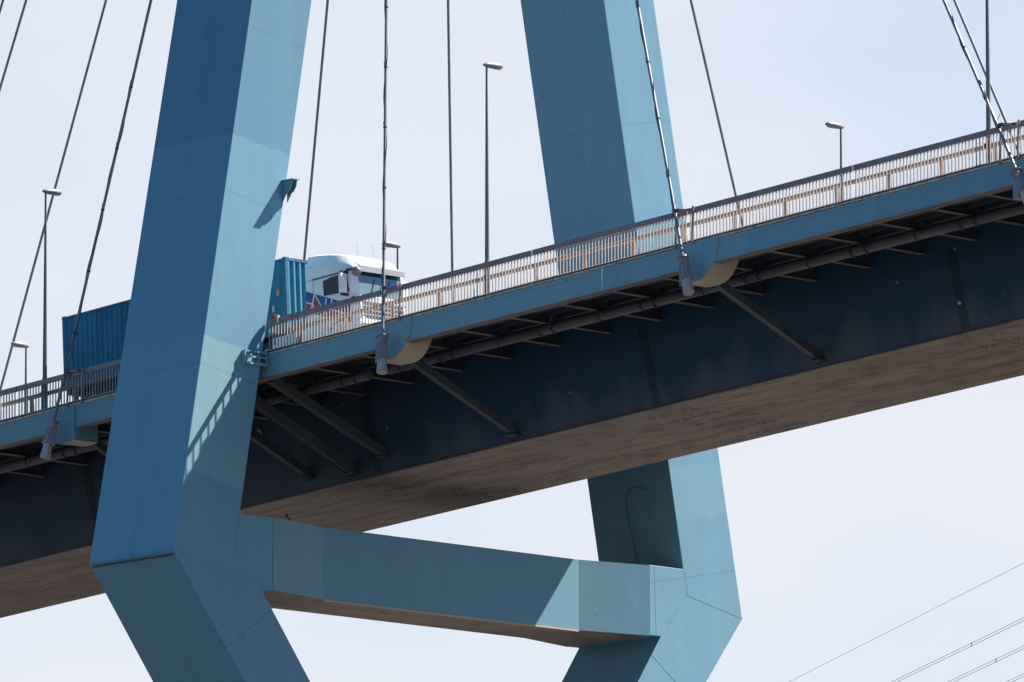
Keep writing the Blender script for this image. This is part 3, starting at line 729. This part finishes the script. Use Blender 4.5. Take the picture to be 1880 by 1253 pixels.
# side window, door lines, drip strip
yS = CY - HW
def side(poly, mt, name, off=.006, lab=None):
    b = MB().prism([(x, yS - off, z) for x, z in poly], (0, off + .004 - .006 if False else off - .001, 0)); return b.build(name, mt, TT, O0)
side([(1.93, 2.66), (2.4, 2.73), (3.18, 2.73), (3.30, 2.05), (1.96, 2.12)], M_wing, 'side_window', .008)
side([(1.40, 2.815), (3.40, 2.815), (3.40, 2.775), (1.40, 2.775)], M_tblk, 'drip_strip', .03)
side([(1.03, 2.81), (1.40, 2.81), (1.40, 2.79), (1.03, 2.79)], M_tgrey, 'seam', .005)
side([(1.55, 3.29), (1.03, 3.29), (1.03, 3.275), (1.55, 3.275)], M_tgrey, 'seam', .0)
side([(1.40, 2.775), (1.42, 2.775), (1.42, 1.2), (1.40, 1.2)], M_tgrey, 'seam', .005)
side([(1.03, 2.45), (3.37, 1.57), (3.37, 1.20), (1.03, 2.08)], M_tblue, 'stripe', .006)
side([(1.03, 2.08), (3.37, 1.20), (3.37, 1.15), (1.03, 2.03)], M_tw, 'stripe', .007)
side([(1.03, 2.03), (3.37, 1.15), (3.37, .88), (1.03, 1.72)], M_tred, 'stripe', .006)
side([(1.47, 2.33), (1.18, 1.62), (2.20, 1.23)], M_tw, 'stripe', .009)
side([(1.49, 2.22), (1.27, 1.64), (2.08, 1.33)], M_tred, 'stripe', .012)
for x, z in ((1.38, 1.95), (1.55, 1.82), (1.68, 1.80)): side([(x, z), (x + .05, z - .02), (x + .02, z - .26), (x - .03, z - .24)], M_tw, 'stripe', .015)
for x, z in ((2.06, 2.02), (2.36, 1.98)): side([(x, z), (x + .05, z - .02), (x - .06, z - .46), (x - .11, z - .44)], M_tw, 'stripe', .015)
# mirrors
b = MB().box((3.12, yS - .36, 1.98), (3.26, yS - .05, 2.70)); mh = b.build('mirror', M_tw, TT, O0, bevel=.04)
MB().box((3.105, yS - .35, 2.0), (3.122, yS - .06, 2.68)).build('mirror_glass', M_tblk, mh, O0)
b = MB().box((3.14, yS - .30, 2.70), (3.26, yS + .02, 2.77)); b.box((3.14, yS - .30, 1.90), (3.26, yS + .02, 1.98)); b.build('mirror_arm', M_tblk, TT, O0)
MB().beam((3.28, yS - .1, 2.82), (3.76, yS + .05, 2.80), .06, .06).build('mirror_arm', M_tblk, TT, O0)
MB().ell((3.56, yS - .05, 1.72), (.14, .1, .11), 12, 8).build('kerb_mirror', M_tblk, TT, O0, smooth=60)
b = MB().box((3.24, CY + HW + .05, 1.98), (3.38, CY + HW + .36, 2.70)); b.build('mirror', M_tw, TT, O0, bevel=.04)
for y in (CY - .45, CY + .3):
    MB().tube([(3.0, y, 3.44), (2.92, y, 3.95)], .004, 5).build('aerial', M_tblk, TT, O0)
# lower body
b = MB().box((-.9, yS + .02, .35), (2.35, yS + .10, 1.10)); b.build('side_skirt', M_tw, TT, O0, bevel=.03)
b = MB().box((-2.6, CY - .45, .60), (3.2, CY - .30, .88)); b.box((-2.6, CY + .30, .60), (3.2, CY + .45, .88)); b.build('chassis', M_tblk, TT, O0)
b = MB().tube([(-.6, CY + .85, .62), (1.2, CY + .85, .62)], .33, 14); b.build('fuel_tank', M_rim, TT, O0, smooth=40)
for x in (2.72, -1.25):
    for y in (yS + .22, CY + HW - .22): wheel(TT, x, y, .51, .36)
b = MB()
for y0 in (yS, CY + HW - .40):
    pr = [(2.72 + .60 * math.cos(a), .52 + .60 * math.sin(a)) for a in [math.pi * i / 10 for i in range(11)]]
    pr2 = [(2.72 + .56 * math.cos(a), .52 + .56 * math.sin(a)) for a in [math.pi * i / 10 for i in range(11)]][::-1]
    b.prism([(x, y0, z) for x, z in pr + pr2], (0, .40, 0))
b.build('wheel_arch', M_tblk, TT, O0)
MB().box((1.05, yS + .15, 1.0), (-.2 if False else .6, CY + HW - .15, 1.12)).build('deck_plate', M_tblk, TT, O0)
bpy.context.view_layer.update()
